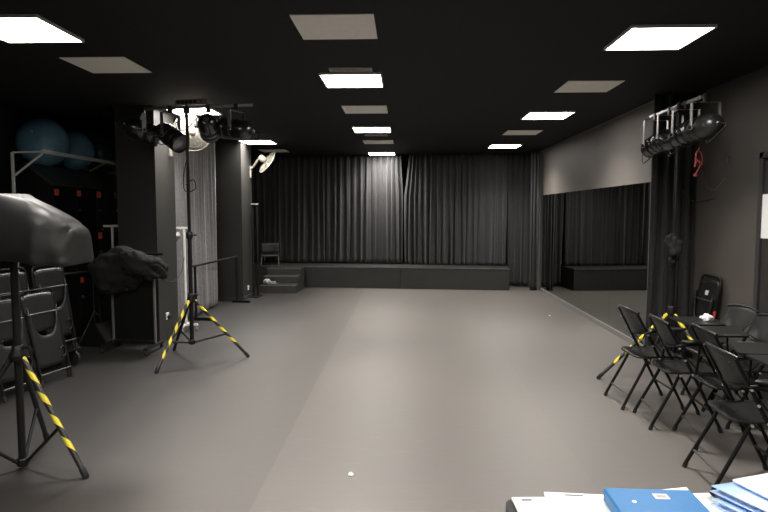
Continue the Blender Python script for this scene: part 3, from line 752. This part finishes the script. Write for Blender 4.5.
tr = thing('chair_trolley', 'low black trolley under the raised folded chairs at the left', 'trolley', (-3.86, 6.02, 0), R(-13))
MB().box((0, 0, .19), (.30, .95, .03), None, 0, .006).build('deck', M['steel_black'], tr)
for sx in (-1, 1):
    for sy in (-1, 1):
        MB().tube([(sx * .10, sy * .40 - .012, .0875), (sx * .10, sy * .40 + .012, .0875)], .0875, 18).build('wheel', M['rubber'], tr)
lean(dup(fc, 'folded black chair standing higher on the trolley, its top right under the cover'), (-3.70, 6.18, .206), R(-13), R(7))
lean(dup(fc, 'folded black chair on the trolley, cut by the left edge'), (-3.82, 5.72, .206), R(-13), R(7))
fr = make_folded('folded black chair with red tape bands leaning on the right wall', 'folded chair by the right wall', True)
MB().box((.018, .0, .77), (.006, .055, .045)).build('white_sticker', M['pale_tag'], fr)
fr.location = (3.09, 6.44, .004); fr.rotation_euler = (Matrix.Rotation(R(180), 3, 'Z') @ Matrix.Rotation(-R(10), 3, 'Y')).to_euler(); fr.scale = (1, 1, 1.1)

# ------------------------------------------------------------------ lockers, balls, white rack
LX, LY0, LW, NC = -4.40, 7.36, .52, 5
lk = thing('locker_bank', 'bank of black lockers with sloping tops and red number tags along the left wall', 'lockers', (-4.75, LY0, 0))
X0 = LX + 4.75
b = MB(); b.prism([(X0 - .02, .06), (X0 - .02, 2.03), (X0 - .36, 2.30), (XL + 4.75 + .01, 2.30), (XL + 4.75 + .01, .06)], 1, 0, LW * NC); b.build('carcass', M['locker'], lk)
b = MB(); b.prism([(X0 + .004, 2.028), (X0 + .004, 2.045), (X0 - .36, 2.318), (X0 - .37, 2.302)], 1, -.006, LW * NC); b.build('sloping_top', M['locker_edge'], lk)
MB().box((X0 - .2, LW * NC / 2, .03), (.3, LW * NC - .04, .06)).build('plinth', M['locker'], lk)
tags = {(0, 2): 'r', (1, 2): 'r', (2, 2): 'r', (3, 2): 'p', (2, 1): 'r', (1, 0): 'r', (2, 0): 'r'}
for c in range(NC):
    for r_ in range(3):
        y0, z0 = LW * c, .27 + .587 * r_
        dd = MB(); dd.box((X0 - .008, y0 + LW / 2, z0 + .287), (.02, LW - .012, .572), None, 0, .003)
        for k in range(3): dd.box((X0 + .004, y0 + LW / 2 + .05, z0 + .42 + .02 * k), (.006, .12, .006))
        do = dd.build('door', M['locker'], lk)
        MB().tube([(X0 + .002, y0 + .06, z0 + .28), (X0 + .02, y0 + .06, z0 + .28)], .014, 12).build('lock', M['steel_grey'], do)
        k = tags.get((c, r_))
        if k:
            tg = MB(); tg.box((X0 + .005, y0 + .065, z0 + .505), (.004, .105 if c == 2 else .085, .085 if c == 2 else .075))
            for q in range(3): tg.box((X0 + .0075, y0 + .065, z0 + .525 - .018 * q), (.002, .05, .005), None, 1)
            tg.build('number_tag', [M['red_tag'] if k == 'r' else M['pale_tag'], M['tag_ink']], do)['label'] = 'red paper tag' if k == 'r' else 'pale paper tag'
MB().box((0, 0, 0), (.01, .01, .01))
for (x, y, r_, m, lb) in ((-4.79, 7.83, .318, 'blue_ball', 'large blue exercise ball on top of the lockers, nearest'),
                          (-4.80, 8.55, .285, 'blue_ball', 'smaller blue exercise ball behind the nearest one on the lockers'),
                          (-4.80, 9.35, .30, 'green_ball', 'dark green exercise ball on the lockers, half behind the column')):
    b = MB(); b.lathe([(r_ * math.sin(PI * k / 40), -r_ * math.cos(PI * k / 40)) for k in range(41)], n=64)
    for q in (-.5, -.3, .3, .5): b.lathe([(r_ * math.cos(q - .012), r_ * math.sin(q - .012)), (r_ * math.cos(q) + .0025, r_ * math.sin(q)), (r_ * math.cos(q + .012), r_ * math.sin(q + .012))], n=64)
    o = tag(b.build('exercise_ball', M[m], None, (x, y, 2.302 + r_), (R(70), R(20), 0)), lb, 'exercise ball', 'exercise balls on the lockers')
    MB().lathe([(.018, r_ - .001), (.018, r_ + .003), (.0, r_ + .004)], n=12).build('valve', M['pale_tag'], o)
wr = thing('retaining_rack', 'white steel rail frame in front of the balls on the lockers', 'rack', (-4.4, 7.2, 0))
b = MB(); b.box((0, 1.15, 2.435), (.035, 2.36, .045), None, 0, .004); b.build('rail', M['white'], wr)
MB().bar((-.357, -.06, 0), (-.357, -.06, 2.42), .03, .03, 0, .004).build('post', M['white'], wr)
MB().bar((-.357, -.06, 2.42), (0, 0, 2.435), .02, .02, 0, .003).build('end_arm', M['white'], wr)
MB().bar((-.345, -.055, 2.14), (-.02, -.0, 2.41), .022, .022, 0, .003).build('brace', M['white'], wr)
MB().bar((-.33, 1.66, 2.31), (-.01, 1.48, 2.41), .022, .022, 0, .003).build('brace', M['white'], wr)

# ------------------------------------------------------------------ coat rack, white stands, wedge, thin stand
rk = thing('mobile_board_rack', 'black wheeled rack with a dark board under the coats by the near column', 'rack', (-3.33, 7.22, 0))
for x, y in ((-.30, .0), (.27, -.10)):
    MB().bar((x - .005, y - .27, .075), (x + .005, y + .22, .075), .045, .03, 0, .004).build('foot_bar', M['steel_black'], rk)
    MB().bar((x, y + .02, .09), (x, y + .02, 1.20), .026, .026, 0, .004, ).build('post', M['steel_grey'], rk)
    for yy in (y - .25, y + .20):
        MB().tube([(x - .012, yy, .032), (x + .012, yy, .032)], .032, 14).tube([(x, yy, .032), (x, yy, .075)], .009, 8).build('caster', M['rubber'], rk)
MB().bar((-.30, .02, .10), (.27, -.08, .10), .03, .03, 0, .004).build('lower_bar', M['steel_black'], rk)
MB().bar((-.45, .02, 1.19), (.40, -.10, 1.19), .03, .03, 0, .004).build('top_bar', M['steel_black'], rk)
MB().bar((-.34, .045, .62), (.25, -.055, .62), .98, .02, 0, .004, up=(.17, 1, 0)).build('board', M['locker'], rk)
def coat1(u):
    x = -.56 + (u.x + 1) / 2 * .72
    return (x, u.y * (.16 + .05 * u.z), .98 + u.z * (.285 - .10 * (u.x ** 2)) + (.03 * u.x))
c1 = blob(coat1, 90, 54, .62, .055, 4.5, 21, .022)
tag(c1.build('black_coat', M['coat'], None, (-3.29, 7.20, 0)), 'heap of black coats over the left of the wheeled rack', 'coat', 'coats on the wheeled rack')
def coat2(u):
    x = -.16 + (u.x + 1) / 2 * .58
    return (x, u.y * (.14 + .03 * u.z) - .06, 1.10 + u.z * (.15 - .035 * u.x) - .13 * ((u.x + 1) / 2) ** 1.5)
c2 = blob(coat2, 90, 54, .62, .045, 5.5, 33, .02)
tag(c2.build('black_coat', M['coat'], None, (-3.29, 7.15, 0)), 'black coat with a sleeve hanging out over the right of the wheeled rack', 'coat', 'coats on the wheeled rack')
hang_cable('thin black cable from the coats to the white hook stand', [(-2.98, 7.12, .98), (-2.97, 7.2, .86), (-3.0, 7.6, .80), (-3.05, 8.0, .88), (-3.13, 8.34, 1.06)], .005)
def hook_stand(label, c, h, crossdir, wheels=True):
    t = thing('hook_stand', label, 'stand', (*c, 0), 0, 'white hook stands'); d = V((*crossdir, 0)).normalized()
    MB().tube([(0, 0, .10), (0, 0, h)], .017, 10).build('pole', M['white'], t)
    MB().bar(d * -.12 + V((0, 0, h)), d * .09 + V((0, 0, h)), .026, .03, 0, .004).build('crossbar', M['white'], t)
    for q in (-.11, -.05, .07): MB().tube(spline([d * q + V((0, 0, h - .01)), d * q + V((.0, -.02, h - .06)), d * q + V((.0, -.045, h - .045))], 4), .005, 6).build('hook', M['chrome'], t)
    for a in (d, V((-d.y, d.x, 0))):
        MB().bar(a * -.17 + V((0, 0, .09)), a * .17 + V((0, 0, .09)), .03, .03, 0, .004).build('base_bar', M['white'], t)
        for s in (-1, 1):
            P = a * .155 * s
            MB().tube([P + V((-.01, 0, .033)), P + V((.01, 0, .033))], .033, 12).tube([P + V((0, 0, .033)), P + V((0, 0, .085))], .008, 6).build('caster', M['cream'], t)
    return t
hook_stand('white wheeled hook stand behind the lighting stand by the grey curtain', (-3.13, 8.36), 1.475, (1, 0))
hook_stand('white hook stand in front of the lockers behind the coats', (-3.96, 7.95), 1.512, (1, 0))
hb = blob(lambda u: (u.x * .06, u.y * .04, u.z * .055), 26, 16, .8, .03, 16, 2)
tag(hb.build('clear_bag', M['silver_cloth'], None, (-3.24, 8.32, 1.36)), 'small silvery bag hanging from the hook stand by the grey curtain', 'bag')
wd = thing('floor_monitor', 'black wedge shaped floor monitor in front of the lockers', 'speaker', (-3.93, 7.30, 0), R(-12))
b = MB(); b.prism([(-.20, 0), (.20, 0), (.20, .04), (.02, .29), (-.03, .29), (-.20, .04)], 1, 0, .34); b.build('cabinet', M['locker'], wd)
b = MB(); b.bar((.195, .17, .06), (.035, .17, .275), .30, .012, 0, .003, up=(.8, 0, .6)); b.build('grille', M['rubber'], wd)
ms = thing('music_stand', 'thin black folding music stand by the lockers', 'music stand', (-4.14, 7.75, 0))
MB().tube([(0, 0, .1), (0, 0, .86)], .008, 8).build('pole', M['dull_steel'], ms)
for a in (20, 140, 260):
    q = V((math.cos(R(a)), math.sin(R(a)), 0)); MB().tube([(0, 0, .38), q * .30 + V((0, 0, .006))], .007, 8).tube([(0, 0, .12), q * .17 + V((0, 0, .17))], .004, 6).build('leg', M['dull_steel'], ms)
MB().bar((0, 0, .60), (.20, -.05, .72), .012, .006).bar((0, 0, .62), (-.18, .03, .54), .012, .006).bar((0, 0, .60), (.17, .02, .46), .012, .006).build('folded_desk', M['dull_steel'], ms)

# ------------------------------------------------------------------ front table and papers
TZ = .75
tb = thing('table', 'black table with papers at the bottom right corner', 'table', (1.045, 1.43, 0))
poly = []
for cx, cy, a0 in ((.72, .47, 0), (-.67, .46, 90), (-.67, -.45, 180), (.72, -.45, 270)):
    for k in range(7):
        a = R(a0 + 15 * k); poly.append((cx + .045 * math.cos(a), cy + .045 * math.sin(a)))
MB().prism(poly, 2, TZ - .03, TZ).build('tabletop', M['table'], tb)
for sx in (-1, 1):
    for sy in (-1, 1): MB().tube([(sx * .64, sy * .40, 0.0), (sx * .62, sy * .38, TZ - .03)], .02, 12).build('leg', M['steel_black'], tb)
def sheet_paper(label, cx, cy, w, d_, rz, z, n=1, m='paper', prints=(), curl=0.0, name='paper_sheets', cat='paper'):
    b = MB(); th = .0012 * n
    b.sheet(lambda u, v: ((u - .5) * w, (v - .5) * d_, th / 2 + curl * (max(0, v - .6) / .4) ** 2), 4, 8, th)
    for (px, py, pw, ph) in prints: b.box((px, py, th + .0004), (pw, ph, .0006), None, 1)
    return tag(b.build(name, [M[m], M['print']], None, (cx, cy, z), (0, 0, rz)), label, cat, 'papers on the table')
sheet_paper('white printed sheets on the left corner of the table', .467, 1.780, .21, .297, R(3), TZ + .0005, 8, 'paper', [(-.06, .128, .034, .014)])
sheet_paper('white printed sheets overlapping the corner sheets, left of the blue box file', .56, 1.792, .21, .297, R(-4), TZ + .0115, 6, 'paper', [(-.01, .132, .06, .010)])
sheet_paper('white sheets sticking out behind the blue box file', .872, 1.800, .21, .297, R(13), TZ + .002, 8, 'paper', (), .022)
sheet_paper('white sheets sticking out at the right of the blue box file', .935, 1.775, .17, .297, R(8), TZ + .0125, 6, 'paper', (), .012)
bf = thing('box_file', 'blue plastic box file with a small white label on the table', 'file', (.772, 1.722, TZ + .0215), R(-1.5))
MB().box((0, 0, .022), (.272, .325, .044), None, 0, .006).build('file_case', M['blue_folder'], bf)
b = MB(); b.box((.025, .108, .0446), (.044, .034, .0012)); b.box((.025, .108, .0454), (.030, .018, .0006), None, 1)
b.build('label_sticker', [M['paper_shade'], M['pale_print']], bf)
MB().lathe([(.0, .0475), (.006, .046), (.007, .0435)], Matrix.Translation((-.07, .07, 0)), 12).build('stud', M['paper'], bf)
for k, (cx, cy, rz, z, m, lb) in enumerate(((1.165, 1.785, 28, TZ + .009, 'pale_blue', 'pale blue plastic wallet lowest in the pile at the bottom right corner'),
                                   (1.168, 1.797, 25, TZ + .043, 'pale_blue', 'pale blue plastic wallet on top of the pile at the bottom right corner'))):
    fo = thing('document_wallet', lb, 'folder', (cx, cy, z), R(rz), 'wallets piled at the table corner')
    MB().sheet(lambda u, v: ((u - .5) * .26, (v - .5) * .33, .002 + .012 * (1 - u) ** 2), 8, 4, .003).build('wallet_back', M[m], fo)
    MB().sheet(lambda u, v: (.008 + (u - .5) * .235, (v - .5) * .30, .011 + .010 * (1 - u) ** 2), 8, 4, .012).build('contents', M['paper'], fo)
    MB().sheet(lambda u, v: ((u - .5) * .26, (v - .5) * .33 - .004, .021 + .012 * (1 - u) ** 2), 8, 4, .003).build('wallet_cover', M[m], fo)
sheet_paper('white sheets under the pale blue wallets at the bottom right corner', 1.165, 1.775, .23, .31, R(31), TZ + .0005, 6, 'paper')
sheet_paper('thick white document stack on top of the pale blue wallets', 1.215, 1.81, .215, .30, R(20), TZ + .079, 6, 'paper')
tag(MB().box((0, 0, 0), (.035, .05, .03), None, 0, .006).build('binder_clip', M['rubber'], None, (1.125, 1.69, TZ + .102), (0, 0, R(20))), 'black binder clip on the document stack at the bottom right corner', 'clip')

# ------------------------------------------------------------------ specks on the floor
for (x, y, lb) in ((-.346, 3.745, 'tiny white paper scrap on the open floor near the viewer'), (2.379, 9.776, 'tiny white scrap on the floor close to the mirror')):
    b = MB(); b.sheet(lambda u, v: ((u - .5) * .032, (v - .5) * .035, .005 + .008 * math.sin(u * 4) * v), 4, 4, .003)
    tag(b.build('paper_scrap', M['paper'], None, (x, y, 0.0)), lb, 'scrap', 'scraps on the floor')

# ------------------------------------------------------------------ camera, world, view
cam = bpy.data.cameras.new('camera'); co = bpy.data.objects.new('camera', cam); C.objects.link(co)
cam.sensor_width = 36; cam.lens = 597 / 768 * 36; cam.clip_start = .02
co.location = (0, 0, 1.70); co.rotation_euler = (PI / 2 + R(-4.215), 0, R(2.014))
sc_ = bpy.context.scene; sc_.camera = co
w = bpy.data.worlds.new('world'); sc_.world = w; w.use_nodes = True
w.node_tree.nodes['Background'].inputs['Color'].default_value = (0, 0, 0, 1)
sc_.view_settings.view_transform = 'Standard'; sc_.view_settings.look = 'None'; sc_.view_settings.gamma = 1
sc_.view_settings.use_curve_mapping = False; sc_.view_settings.exposure = 0.0
sc_.cycles.use_denoising = True
sc_.cycles.max_bounces = 8; sc_.cycles.transparent_max_bounces = 16
